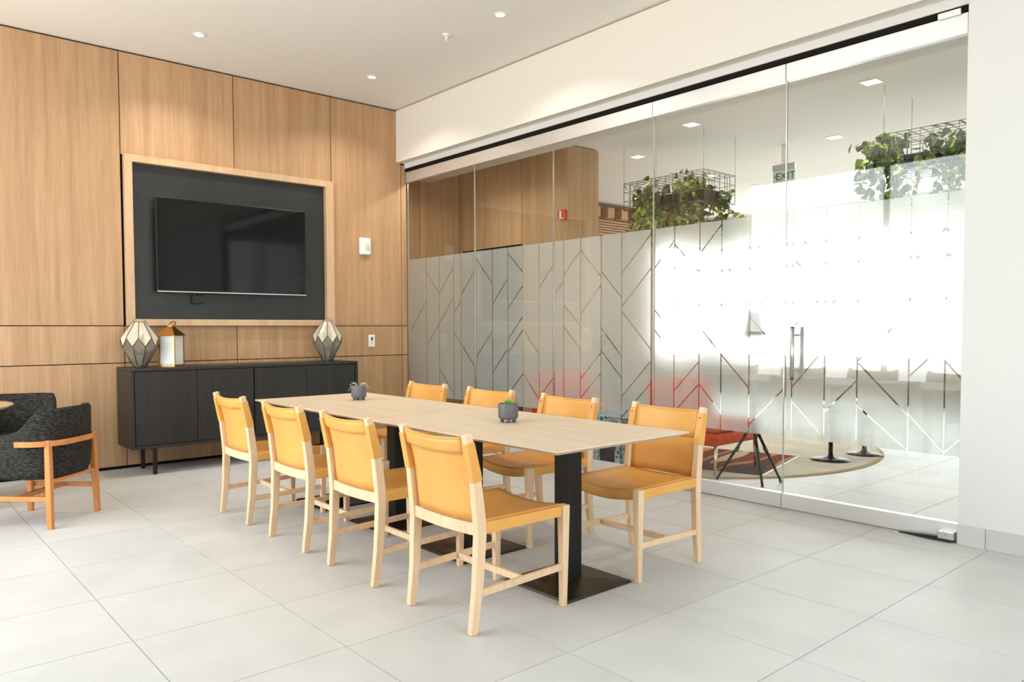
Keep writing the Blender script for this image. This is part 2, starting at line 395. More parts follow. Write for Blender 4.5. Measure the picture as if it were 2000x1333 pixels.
ceiling = struct(B('ceiling', 'ceiling_paint', None, XL - 0.2, XG + 0.1, YB - 0.2, YW + 0.1, ZC, ZC + 0.12))
trim_1 = struct(B('trim_1', 'white_paint', None, XH, XG + 0.10, YB, YW - 0.002, ZH, ZC - 0.016))            # bulkhead over the glass
B('shadow_gap', 'rug_edge', trim_1, XH + 0.022, XG + 0.10, YB, YW - 0.002, ZC - 0.016, ZC)
trim_2 = sroot('trim_2')                                                                             # head track
B('fascia', 'cool_white_paint', trim_2, XG - 0.045, XG + 0.045, YE - 0.01, YW - 0.01, 3.045, ZH)
B('track', 'reveal_black', trim_2, XG - 0.034, XG + 0.034, YE - 0.01, YW - 0.01, 3.012, 3.045)
wall_right = struct(B('wall_right', 'cool_white_paint', None, 4.735, 5.0, YB, YE - 0.008, 0, ZH))
bb = sroot('baseboard_right'); y = YE - 0.008
for k in range(7):
    y1 = 1.41 if k == 0 else y - 0.6071
    B('tile', 'floor_tile', bb, 4.726, 4.7345, y1 + 0.0015, y, 0.001, 0.115); y = y1 - 0.0015

def window_wall(name, horiz, at, a0, a1, z0, z1, top, bays, transoms, depth=0.14, wallmat='white_paint', sillmat=None, fmat='mullion_dark', lo=None, hi=None):
    """solid wall with an opening and a glazed frame; horiz: wall runs along x"""
    w = sroot(name)
    def bx(nm, mt, u0, u1, za, zb, d0=0.0, d1=depth, par=w):
        return B(nm, mt, par, u0, u1, at + d0, at + d1, za, zb) if horiz else B(nm, mt, par, at + d0, at + d1, u0, u1, za, zb)
    bx('sill_wall', sillmat or wallmat, lo, hi, 0, z0); bx('lintel', wallmat, lo, hi, z1, top)
    if a0 > lo: bx('pier', wallmat, lo, a0, z0, z1)
    if a1 < hi: bx('pier', wallmat, a1, hi, z0, z1)
    for u in bays: bx('mullion', fmat, u - 0.03, u + 0.03, z0, z1, depth * 0.3, depth * 0.8)
    for zt in [z0 + 0.02, z1 - 0.02] + transoms: bx('transom', fmat, a0, a1, zt - 0.025, zt + 0.025, depth * 0.35, depth * 0.75)
    ub = sorted(set([a0] + bays + [a1])); 
    for u0, u1 in zip(ub, ub[1:]):
        if u1 - u0 > 0.1: bx('pane', 'window_glass', u0, u1, z0, z1, depth * 0.52, depth * 0.56)
    return w
window_wall('wall_left', False, XL - 0.14, 2.5, 6.9, 0.35, 3.6, ZC, [3.56, 4.70], [1.15], lo=YB, hi=YW)
window_wall('wall_front', True, YB - 0.14, 0.4, 3.4, 0.35, 3.3, ZC, [1.4, 2.4], [1.15], lo=XL, hi=4.7)

# ---------------- lounge shell beyond the glass
struct(B('ceiling_lounge', 'ceiling_paint', None, XG + 0.1, XF + 0.2, -1.6, YL + 0.3, ZL, ZL + 0.1))
struct(B('trim_3', 'white_paint', None, XG + 0.1, 5.6, -1.6, 8.0, ZH, ZL))                           # dropped soffit along the glass
window_wall('wall_lounge_far', False, XF, -1.2, 8.4, 0.70, 2.75, ZL, [0.4, 2.0, 3.6, 5.2, 6.8], [1.68, 2.34], lo=-1.6, hi=YL + 0.14, depth=0.16, sillmat='bulkhead_brown')
window_wall('wall_lounge_end', True, YL, 11.0, 12.5, 0.70, 2.75, ZL, [11.75], [1.68, 2.34], lo=6.6, hi=XF, depth=0.16, wallmat='bulkhead_brown')
struct(B('wall_lounge_near', 'white_paint', None, XG + 0.2, XF, -1.75, -1.6, 0, ZL))
slat_wall = struct(B('wall_slatted', 'bulkhead_brown', None, 6.62, 12.58, YL - 0.03, YL - 0.001, 2.76, ZL))
z = 2.78
while z < 3.02:
    B('slat', 'slat_wood', slat_wall, 6.62, 12.58, YL - 0.075, YL - 0.03, z, z + 0.026); z += 0.042
x = 8.7
while x < 12.4:
    B('block', 'slat_wood', slat_wall, x, x + 0.16, YL - 0.17, YL - 0.03, 3.05, 3.21); x += 0.34
# timber core opposite the glass
core = struct(B('wall_core', 'reveal_black', None, 6.105, 6.565, 6.025, 9.6, 0, ZL))
def cpanel(y0, y1, z0, z1): B('panel', 'oak_panel', core, 6.08, 6.104, y0 + 0.004, y1 - 0.004, z0, z1)
DZ = 2.25
for y0, y1 in ((5.996, 6.762), (7.95, 8.0)): cpanel(y0, y1, 0.02, ZL - 0.012)
cpanel(6.762, 7.95, DZ, ZL - 0.012)
B('panel', 'oak_panel', core, 6.104, 6.59, 6.0, 6.024, 0.02, ZL - 0.012)
B('panel', 'oak_panel', core, 6.566, 6.59, 6.026, 9.6, 0.02, ZL - 0.012)
d2 = sroot('door_2')
B('leaf', 'dark_door', d2, 6.093, 6.104, 6.80, 7.91, 0.01, DZ - 0.04)
B('closer', 'grey_plastic', d2, 6.02, 6.09, 7.62, 7.9, 2.13, 2.20, bevel=0.006)
lev = MB().tube([(6.09, 6.90, 1.0), (6.05, 6.90, 1.0), (6.05, 7.02, 1.0)], 0.009).build('lever_handle', 'satin_silver', d2)
end = struct(B('wall_corridor', 'reveal_black', None, XG, 6.1, 8.03, 8.15, 0, ZL))
for x0, x1 in ((XG, 5.45), (5.45, 6.08)): B('panel', 'oak_panel', end, x0 + 0.004, x1 - 0.004, 8.0, 8.026, 0.02, ZL - 0.02)
struct(B('wall_corridor_side', 'oak_panel', None, XG - 0.02, XG + 0.06, YW + 0.2, 8.0, 0, ZH))

# ---------------- glass partition: four fixed sheets and the door, each with rails and cut privacy film
SEAMS = [7.186 + 0.09, 6.057, 4.915, 3.785, 2.664, 1.565]
FZ0, FZ1 = 0.490, 2.022
STRIPS = [  # (left y, right y, [(z at left, z at right) of each cut])
 (7.27, 6.93, [(1.20, 1.54)]), (6.93, 6.69, [(1.86, 1.62), (1.05, 1.29)]), (6.69, 6.43, [(1.62, 1.88), (1.30, 1.56), (0.80, 0.54)]), (6.43, 6.298, [(1.40, 1.53), (1.2, 1.07)]), (6.298, 6.062, [(1.60, 1.83), (1.07, 0.84)]),
 (6.052, 5.787, [(1.95, 1.69), (0.95, 1.21)]), (5.787, 5.554, [(1.485, 1.719), (0.805, 1.04)]),
 (5.554, 5.331, [(1.966, 1.77), (1.432, 1.645), (1.139, 1.355), (1.01, 1.224), (0.60, 0.81)]),
 (5.331, 5.112, [(1.22, 1.0), (0.80, 0.58)]), (5.112, 4.92, [(1.62, 1.81), (0.60, 0.79)]),
 (4.91, 4.791, [(1.54, 1.66)]), (4.791, 4.584, [(1.72, 1.913), (1.448, 1.258), (1.25, 1.06)]),
 (4.584, 4.344, [(1.913, 1.679), (1.37, 1.602), (0.80, 1.028), (0.633, 0.853)]),
 (4.344, 4.118, [(1.714, 1.498), (1.234, 1.012), (1.047, 0.829)]),
 (4.118, 3.812, [(1.695, 1.985), (1.42, 1.711), (1.375, 1.073), (0.672, 0.971), (0.497, 0.795)]),
 (3.78, 3.587, [(1.717, 1.91), (1.38, 1.19), (1.22, 1.03)]),
 (3.587, 3.357, [(1.88, 1.66), (0.755, 0.983), (0.59, 0.811)]),
 (3.357, 3.167, [(1.80, 1.99), (1.243, 1.05), (0.811, 0.622)]), (3.167, 2.937, [(1.72, 1.495), (1.04, 0.815)]),
 (2.937, 2.669, [(1.74, 2.005), (1.495, 1.228), (1.31, 1.055), (0.55, 0.815)]),
 (2.659, 2.612, []), (2.612, 2.384, [(1.885, 1.667), (1.70, 1.484), (1.24, 1.46), (0.84, 1.096), (0.737, 0.515)]),
 (2.384, 2.171, [(1.353, 1.56), (1.173, 1.38), (0.686, 0.899)]), (2.171, 1.861, [(1.03, 1.33), (1.015, 0.71), (0.74, 0.497)]),
 (1.861, 1.661, [(1.62, 1.82), (0.946, 1.14), (0.71, 0.51)]), (1.661, 1.57, [(1.801, 1.709), (1.668, 1.57), (1.035, 0.945), (0.506, 0.591)])]
def film(parent, ya, yb, cuts, gap=0.0048):
    cuts = sorted(cuts, key=lambda c: c[0] + c[1])
    ya -= gap; yb += gap
    edges = [(FZ0, FZ0)] + [None] * 0
    low = (FZ0, FZ0); hg = gap * 1.4
    for c in cuts + [(FZ1, FZ1)]:
        last = c == (FZ1, FZ1) and c is not cuts[-1] if cuts else True
        top = c if c == (FZ1, FZ1) else (c[0] - hg, c[1] - hg)
        l0, l1 = max(low[0], FZ0), max(low[1], FZ0); t0, t1 = min(max(top[0], l0), FZ1), min(max(top[1], l1), FZ1)
        poly = [(ya, l0), (yb, l1), (yb, t1), (ya, t0)]
        if t0 - l0 < 0.002: poly = [(ya, l0), (yb, l1), (yb, t1)]
        elif t1 - l1 < 0.002: poly = [(ya, l0), (yb, l1), (ya, t0)]
        if max(t0 - l0, t1 - l1) > 0.006:
            MB().prism(poly, lambda p: (XG + 0.0065, p[0], p[1]), lambda p: (XG + 0.0075, p[0], p[1])).build('film_piece', 'privacy_film', parent)
        low = (c[0] + hg, c[1] + hg)
for k in range(5):
    ya, yb = SEAMS[k], SEAMS[k + 1]
    w = sroot('window_%d' % (k + 1) if k < 4 else 'door_1')
    B('glass', 'clear_glass', w, XG - 0.006, XG + 0.006, yb + 0.003, ya - 0.003, 0.05, 2.95)
    ed = MB()
    for yy in (yb + 0.0015, ya - 0.0015): ed.box(XG - 0.0062, XG + 0.0062, yy - 0.0014, yy + 0.0014, 0.105, 2.89)
    ed.build('polished_edge', 'satin_silver', w)
    B('top_rail', 'satin_aluminium', w, XG - 0.024, XG + 0.024, yb + 0.002, ya - 0.002, 2.892, 3.008, bevel=0.002)
    B('bottom_rail', 'satin_aluminium', w, XG - 0.024, XG + 0.024, yb + 0.002, ya - 0.002, 0.006, 0.105, bevel=0.002)
    for (a, b_, c) in STRIPS:
        if yb - 0.001 <= b_ and a <= ya + 0.001: film(w, a, b_, c)
    if k == 4:
        h = MB().tube([(4.735, 2.572, 0.895), (4.735, 2.572, 1.244)], 0.0135, 14).build('pull_handle', 'satin_silver', w)
        MB().tube([(4.865, 2.572, 0.895), (4.865, 2.572, 1.244)], 0.0135, 14).build('pull_handle', 'satin_silver', w)
        for zz in (0.957, 1.189): MB().tube([(4.735, 2.572, zz), (4.865, 2.572, zz)], 0.008, 10).build('standoff', 'satin_silver', h)
        for zz in (0.893, 1.242): MB().tube([(4.735, 2.572, zz), (4.735, 2.572, zz + 0.004)], 0.0145, 14).build('end_cap', 'black_metal', h)
        B('bottom_pivot', 'satin_silver', w, 4.735, 4.79, 1.57, 1.66, 0.012, 0.06, bevel=0.006)
        MB().tube([(4.75, 1.63, 0.045), (4.715, 1.63, 0.045)], 0.014, 12).build('lock_cylinder', 'satin_silver', w)
        MB().prism([(1.575, 0.002), (1.575, 0.020), (1.66, 0.022), (1.88, 0.006), (1.88, 0.002)], lambda p: (4.742, p[0], p[1]), lambda p: (4.772, p[0], p[1])).build('floor_closer', 'black_metal', w)
        B('closer_plate', 'satin_silver', w, 4.70, 4.742, 1.585, 1.90, 0.0005, 0.003)
        B('top_pivot', 'white_plastic', w, 4.755, 4.778, 1.60, 1.72, 3.0, 3.035, bevel=0.004)

# ================================================================== THINGS IN THE ROOM
# ---- television
t = thing('television', 'large flat black television hung in the dark wall niche', 'television', (2.79, 7.2, 1.578))
MB().box(-0.72, 0.72, 0.0, 0.03, 0.0, 0.852).build('body', 'tv_body', t, 0.004)
B('screen', 'tv_screen', t, -0.712, 0.712, -0.0025, 0.0005, 0.014, 0.845)
B('chin_strip', 'satin_silver', t, -0.718, 0.718, -0.003, 0.002, 0.001, 0.010)
B('rear_housing', 'tv_body', t, -0.5, 0.5, 0.03, 0.06, 0.1, 0.7)
B('wall_bracket', 'black_metal', t, -0.25, 0.25, 0.06, 0.096, 0.25, 0.55)
t = thing('media_box', 'small black device dangling below the television', 'device', (2.445, 7.268, 1.478))
MB().box(-0.05, 0.05, -0.013, 0.013, 0.0, 0.082).build('case', 'tv_body', t, 0.006)
for dx in (-0.02, 0.015): MB().tube([(dx, 0, 0.08), (dx, -0.004, 0.10), (dx + 0.01, -0.012, 0.12)], 0.005).build('cable', 'dark_plastic', t)

# ---- wall plates
t = thing('alarm_sounder', 'white rounded alarm plate with a clear lens on the timber wall', 'alarm', (4.235, YW, 2.136))
MB().box(-0.066, 0.066, -0.035, 0, -0.092, 0.092).build('plate', 'white_plastic', t, 0.012)
B('lens', 'clear_glass', t, -0.012, 0.036, -0.055, -0.034, -0.045, 0.028, bevel=0.008)
ring = MB()
for a in range(10):
    a0, a1 = (0.6 + a * 0.55), (0.6 + (a + 1) * 0.55)
    ring.tube([(0.012 + 0.016 * math.cos(a0), -0.057, -0.012 + 0.02 * math.sin(a0)), (0.012 + 0.016 * math.cos(a1), -0.057, -0.012 + 0.02 * math.sin(a1))], 0.0028, 6)
ring.tube([(0.036, -0.04, 0.0), (0.042, -0.04, -0.05)], 0.003, 6)
ring.build('strobe_tube', 'grey_plastic', t)
t = thing('wall_switch', 'white switch plate above the black sideboard end', 'switch', (4.315, YW, 1.107))
MB().box(-0.040, 0.040, -0.008, 0, -0.066, 0.066).build('plate', 'white_plastic', t, 0.005)
B('rocker', 'dark_plastic', t, -0.010, 0.012, -0.013, -0.007, 0.004, 0.042, bevel=0.002)
B('button', 'grey_plastic', t, -0.007, 0.010, -0.012, -0.007, -0.032, -0.016, bevel=0.002)

# ---- sideboard
t = thing('sideboard', 'long black timber sideboard on slim legs against the timber wall', 'sideboard', (0, 0, 0))
SX0, SX1, SY0, SY1, SZ0, SZ1 = 1.732, 3.868, 6.80, 7.25, 0.228, 0.912
cs = MB(); cs.box(SX0, SX1, SY0, SY1, SZ1 - 0.026, SZ1); cs.box(SX0, SX1, SY0, SY1, SZ0, SZ0 + 0.026)
cs.box(SX0, SX0 + 0.026, SY0, SY1, SZ0 + 0.026, SZ1 - 0.026); cs.box(SX1 - 0.026, SX1, SY0, SY1, SZ0 + 0.026, SZ1 - 0.026); cs.box(SX0 + 0.02, SX1 - 0.02, SY1 - 0.02, SY1, SZ0 + 0.02, SZ1 - 0.02)
cs.build('carcass', 'black_wood', t, 0.003)
xd = [SX0 + 0.03, 2.272, 2.786, 3.312, SX1 - 0.03]
for i in range(4):
    B('door', 'black_wood', t, xd[i] + (0.002 if i != 2 else 0.005), xd[i + 1] - (0.002 if i != 1 else 0.005), SY0 + 0.006, SY0 + 0.026, SZ0 + 0.030, SZ1 - 0.030, bevel=0.0015)
for lx in (1.92, 3.66):
    for ly in (6.84, 7.2): MB().sweep([(lx, ly, 0), (lx, ly, SZ0)], (0.030, 0.030)).build('leg', 'black_metal', t)
    B('leg_rail', 'black_metal', t, lx - 0.015, lx + 0.015, 6.84, 7.2, SZ0 - 0.018, SZ0)

# ---- faceted glass lanterns
def facet_lantern(label, loc, h, rw, rz):
    t = thing('faceted_lantern', label, 'lantern', loc, rz, 'faceted glass lanterns')
    n = 9
    P = lambda r_, k, z: Vector((r_ * math.cos(2 * PI * k / n), r_ * math.sin(2 * PI * k / n), z))
    rt, rb_ = rw * 0.34, rw * 0.36
    za, zb = h * 0.645, h * 0.455
    came = MB()
    for k in range(n):
        U0, U1 = P(rt, k, h), P(rt, k + 1, h); A0, A1 = P(rw, k, za), P(rw, k + 1, za)
        Bk, Bp = P(rw * 0.97, k + 0.5, zb), P(rw * 0.97, k - 0.5, zb); L0, L1 = P(rb_, k + 0.5, 0.012), P(rb_, k - 0.5, 0.012)
        for poly, pm in (((U0, U1, A1, Bk, A0), 'smoked_pane'), ((A0, Bk, L0, L1, Bp), 'clear_pane')):
            c = sum(poly, Vector()) / 5; nn = Vector((c.x, c.y, 0)).normalized() * 0.0015
            q = [c + (p - c) * 0.985 for p in poly]
            mb = MB(); mb.add([p - nn for p in q] + [p + nn for p in q] + [c - nn, c + nn],
                   [(i, 10, (i + 1) % 5) for i in range(5)] + [(i + 5, (i + 1) % 5 + 5, 11) for i in range(5)] + [(i, (i + 1) % 5, (i + 1) % 5 + 5, i + 5) for i in range(5)])
            mb.build('pane', pm, t)
        for a, b_ in ((U0, U1), (U0, A0), (A0, Bk), (A0, Bp), (Bk, L0), (L0, L1)): came.tube([a, b_], 0.0034, 5)
    came.build('came', 'lead_came', t)
    MB().lathe([(rb_, 0), (rb_, 0.012)], n=16).build('foot_plate', 'lead_came', t)
    hd = MB()
    for a in range(12):
        a0, a1 = PI * a / 12, PI * (a + 1) / 12
        hd.tube([(rt * math.cos(a0), 0, h + 0.035 * math.sin(a0)), (rt * math.cos(a1), 0, h + 0.035 * math.sin(a1))], 0.002, 5)
    hd.build('bail_handle', 'lead_came', t)
    MB().lathe([(0.03, 0.012), (0.03, 0.10), (0.002, 0.105)], n=14).build('candle', 'candle_wax', t)
    return t
facet_lantern('faceted mirror-glass lantern beside the brass lantern', (1.872, 7.04, SZ1), 0.392, 0.150, 0.2)
facet_lantern('faceted mirror-glass lantern standing alone near the switch', (3.655, 7.04, SZ1), 0.405, 0.146, 0.05)

# ---- brass lantern
t = thing('brass_lantern', 'square brass lantern with peaked roof on the sideboard', 'lantern', (2.128, 7.02, SZ1), math.radians(40))
s = 0.075
MB().box(-s, s, -s, s, 0, 0.016).build('base', 'brass', t, 0.002)
for sx_ in (-1, 1):
    for sy_ in (-1, 1): B('post', 'brass', t, sx_ * s - 0.006 * (sx_ + 1), sx_ * s + 0.006 * (1 - sx_), sy_ * s - 0.006 * (sy_ + 1), sy_ * s + 0.006 * (1 - sy_), 0.016, 0.272)
for k in range(4):
    a = k * PI / 2; o = B('pane', 'lantern_glass', t, -s + 0.013, s - 0.013, s - 0.006, s - 0.004, 0.018, 0.270); o.rotation_euler = (0, 0, a)
mb = MB(); e = s + 0.012
mb.add([(-e, -e, 0.272), (e, -e, 0.272), (e, e, 0.272), (-e, e, 0.272), (-0.02, -0.02, 0.352), (0.02, -0.02, 0.352), (0.02, 0.02, 0.352), (-0.02, 0.02, 0.352)],
       [(3, 2, 1, 0), (4, 5, 6, 7), (0, 1, 5, 4), (1, 2, 6, 5), (2, 3, 7, 6), (3, 0, 4, 7)])
mb.build('roof', 'brass', t)
MB().box(-0.024, 0.024, -0.024, 0.024, 0.352, 0.366).build('cap', 'brass', t, 0.002)
hd = MB()
for a in range(14):
    a0, a1 = PI * a / 14, PI * (a + 1) / 14
    hd.sweep([(0.046 * math.cos(a0), -0.03 * math.sin(a0), 0.362 + 0.036 * math.sin(a0)), (0.046 * math.cos(a1), -0.03 * math.sin(a1), 0.362 + 0.036 * math.sin(a1))], (0.012, 0.004), side=(0.3, 1, 0.2))
hd.build('handle', 'brass', t)
MB().lathe([(0.028, 0.016), (0.028, 0.06), (0.003, 0.064)], n=16).build('candle', 'candle_wax', t)

# ---- dining tables
def table(label, y0, y1):
    t = thing('dining_table', label, 'table', (2.61, (y0 + y1) / 2, 0), 0, 'pale dining tables pushed together')
    hl = (y1 - y0) / 2; ht = 0.735
    mb = MB()
    # thin top with an underside chamfer
    prof = [(0.45, ht), (0.45, ht - 0.007), (0.415, ht - 0.024)]
    vs = []
    for hx, z in prof:
        d = 0.45 - hx; vs += [(-hx, -hl + d, z), (hx, -hl + d, z), (hx, hl - d, z), (-hx, hl - d, z)]
    fs = [(0, 1, 2, 3), (11, 10, 9, 8)] + [(r_ * 4 + j, r_ * 4 + (j + 1) % 4, r_ * 4 + 4 + (j + 1) % 4, r_ * 4 + 4 + j) for r_ in range(2) for j in range(4)]
    mb.add(vs, fs); mb.build('tabletop', 'table_oak', t)
    for yy in (-hl + 0.38, hl - 0.38):
        MB().add([(-.225, yy - .215, 0), (.225, yy - .215, 0), (.225, yy + .215, 0), (-.225, yy + .215, 0), (-.22, yy - .21, .012), (.22, yy - .21, .012), (.22, yy + .21, .012), (-.22, yy + .21, .012),
                  (-.06, yy - .06, .026), (.06, yy - .06, .026), (.06, yy + .06, .026), (-.06, yy + .06, .026)],
                 [(3, 2, 1, 0), (8, 9, 10, 11)] + [(r_ * 4 + j, r_ * 4 + (j + 1) % 4, r_ * 4 + 4 + (j + 1) % 4, r_ * 4 + 4 + j) for r_ in range(2) for j in range(4)]).build('base_plate', 'base_iron', t)
        B('column', 'black_metal', t, -.0475, .0475, yy - .0475, yy + .0475, 0.02, ht - 0.034, bevel=0.004)
        B('mount_plate', 'black_metal', t, -.2, .2, yy - .2, yy + .2, ht - 0.034, ht - 0.0245)
table('pale oak dining table under the bright green succulent', 2.192, 3.715)
table('pale oak dining table nearest the black sideboard', 3.7235, 5.27)

# ---- leather dining chairs
def make_chair(label):
    t = thing('dining_chair', label, 'chair', (0, 0, 0), 0, 'leather sling chairs around the dining tables')
    prof = [(-.258, 0), (-.236, .18), (-.224, .40), (-.228, .47), (-.246, .63), (-.289, .818)]
    def px(z):
        for (x0, z0), (x1, z1) in zip(prof, prof[1:]):
            if z <= z1: return x0 + (x1 - x0) * (z - z0) / (z1 - z0)
        return prof[-1][0]
    for s in (-1, 1):
        yy = lambda z: s * (0.222 + 0.008 * min(z, .45) / .45 - 0.006 * max(0, z - .45))
        MB().sweep([(x, yy(z), z) for x, z in prof], [(.028, .034), (.034, .040), (.036, .046), (.036, .046), (.034, .042), (.032, .034)]).build('rear_leg', 'ash', t, 0.004)
        MB().sweep([(.248, s * .232, 0), (.250, s * .233, .25), (.250, s * .233, .456)], [(.027, .028), (.034, .036), (.040, .044)]).build('front_leg', 'ash', t, 0.004)
        MB().box(-.205, .228, s * .236 - .012, s * .236 + .012, .408, .456).build('side_rail', 'leather', t, 0.005)
        MB().sweep([(-.232, s * .228, .165), (.246, s * .233, .180)], (.018, .030)).build('side_stretcher', 'ash', t, 0.003)
        zs = [.625, .66, .70, .74, .786]
        MB().sweep([(px(z), yy(z), z) for z in zs], [(.040, .048), (.040, .047), (.039, .045), (.039, .043), (.038, .041)]).build('leather_sleeve', 'leather', t, 0.004)
        MB().tube([(px(.765) + .02, yy(.765), .765), (px(.765) + .0245, yy(.765), .766)], .0042, 8).build('screw', 'dark_plastic', t)
    MB().sweep([(.01, -.215, .172), (.01, .215, .172)], (.030, .018), side=(0, 0, 1)).build('cross_stretcher', 'ash', t, 0.003)
    # curved rear seat rail
    MB().sweep([(-.226 - .018 * (1 - (y / .215) ** 2), y, .425) for y in [-.215 + .43 * k / 10 for k in range(11)]], (.050, .026), side=(0, 0, 1)).build('rear_rail', 'ash', t, 0.003)
    # seat: sling that dips in the middle and folds over the front
    N = 14
    sag = lambda y: .022 * (1 - (y / .226) ** 2)
    g = [[(x, y, .4585 - sag(y) * (0.55 + 0.45 * (k / 12))) for y in [-.226 + .452 * j / N for j in range(N + 1)]] for k, x in [(k, -.222 + .486 * k / 12) for k in range(13)]]
    MB().sheet(g, .005, (0, 0, 1)).build('seat', 'leather', t)
    g = [[(.266 - .004 * k, y, (.4575 - sag(y)) - (.048 + .006 * (1 - (y / .215) ** 2)) * k / 3) for y in [-.213 + .426 * j / N for j in range(N + 1)]] for k in range(4)]
    MB().sheet(g, .007, (1, 0, 0)).build('front_apron', 'leather', t)
    # back sling
    bow = lambda y: .026 * (1 - (y / .212) ** 2)
    g = [[(px(z) + .004 - bow(y), y, z) for y in [-.208 + .416 * j / N for j in range(N + 1)]] for z in [.452 + .335 * k / 8 for k in range(9)]]
    MB().sheet(g, .005, (-1, 0, 0)).build('backrest', 'leather', t)
    g = [[(px(z) - .012 - bow(y), y, z - .010 * (1 - (y / .212) ** 2) ) for y in [-.208 + .416 * j / N for j in range(N + 1)]] for z in (.742, .76, .78, .803)]
    MB().sheet(g, .006, (-1, 0, 0)).build('top_band', 'leather', t)
    g = [[(px(z) + .0075 - bow(y), y, z - .010 * (1 - (y / .212) ** 2) ) for y in [-.208 + .416 * j / N for j in range(N + 1)]] for z in (.66, .70, .74, .78, .803)]
    MB().sheet(g, .004, (-1, 0, 0)).build('top_band', 'leather', t)
    g = [[(px(.803) - .0125 + .025 * k / 3 - bow(y), y, .803 + .004 * math.sin(PI * k / 3) - .010 * (1 - (y / .212) ** 2)) for y in [-.208 + .416 * j / N for j in range(N + 1)]] for k in range(4)]
    MB().sheet(g, .004, (0, 0, 1)).build('top_fold', 'leather', t)
    return t
c0 = make_chair('tan leather chair nearest the camera with its back turned')
c0.location = (2.115, 2.592, 0)
ords_l = [(3.352, 'tan leather chair with back turned, second in row from the camera'), (4.088, 'tan leather chair with back turned, third in row from the camera'), (4.880, 'tan leather chair with back turned, in front of the black sideboard')]
for y, lb in ords_l: dup(c0, (2.115, y, 0), 0, lb)
ords_r = [(2.566, 'tan leather chair facing the camera side, at the near table corner by the glass'), (3.338, 'tan leather chair by the glass, second from the near table corner'),
          (4.10, 'tan leather chair by the glass, behind the green succulent'), (4.875, 'tan leather chair by the glass, farthest along the tables')]
for k, (y, lb) in enumerate(ords_r): dup(c0, (3.102, y, 0), PI + (0.0, -0.02, 0.02, 0.0)[k], lb)

# ---- potted succulents
def pot(label, loc, kind, rz):
    t = thing('potted_succulent', label, 'plant', loc, rz, 'potted succulents on the dining tables')
    MB().lathe([(0.040, 0.016), (0.049, 0.021), (0.0525, 0.032), (0.0525, 0.096), (0.051, 0.101), (0.047, 0.101), (0.046, 0.086)], n=56, rib=0.028).build('pot', 'pot_grey', t)
    for k in range(4):
        a = k * PI / 2 + 0.5; MB().lathe([(0.009, 0), (0.011, 0.02)], (0.033 * math.cos(a), 0.033 * math.sin(a), 0), 10).build('foot', 'pot_grey', t)
    MB().lathe([(0.0455, 0.080), (0.0455, 0.089), (0.001, 0.092)], n=20).build('soil', 'soil', t)
    rr = random.Random(3 if kind == 'a' else 5)
    def leaf(base, d, ln, w):
        d = Vector(d).normalized(); sd = d.cross(Vector((0, 0, 1)))
        sd = sd.normalized() if sd.length > .05 else Vector((1, 0, 0)); b0 = Vector(base); nn = sd.cross(d) * w * 0.35
        ps = [b0, b0 + d * ln * .5 + sd * w * .5, b0 + d * ln, b0 + d * ln * .5 - sd * w * .5]
        return MB().add([ps[0], ps[1], ps[2], ps[3], b0 + d * ln * .5 + nn, b0 + d * ln * .5 - nn], [(0, 1, 4), (1, 2, 4), (2, 3, 4), (3, 0, 4), (1, 0, 5), (2, 1, 5), (3, 2, 5), (0, 3, 5)], True)
    if kind == 'a':
        for k in range(26):
            a = k * 2.4; e = 0.25 + 1.1 * k / 26; r_ = 0.006
            leaf((r_ * math.cos(a), r_ * math.sin(a), 0.088 + 0.012 * k / 26), (math.cos(a) * math.cos(e), math.sin(a) * math.cos(e), math.sin(e)), 0.034 - 0.006 * k / 26, 0.012).build('leaf', 'succulent_green', t)
    else:
        for side in (-1, 1):
            for k in range(18):
                u = k / 18; c = Vector((side * (0.012 + 0.055 * u), 0.012 * math.sin(k * 2.0), 0.094 + 0.022 * math.sin(PI * min(1, u * 1.1)) - 0.030 * max(0, u - .6) / .4 * (1.2 if side < 0 else 0.5)))
                a = k * 2.4; leaf(c, (math.cos(a), math.sin(a), 0.4 + 0.4 * rr.random()), 0.017, 0.011).build('leaf', 'succulent_pale', t)
    return t
pot('ribbed grey pot with a bright green succulent, near table', (2.655, 3.068, 0.735), 'a', 0.3)
pot('ribbed grey pot with pale trailing succulent, far table', (2.70, 4.74, 0.735), 'b', -0.75)

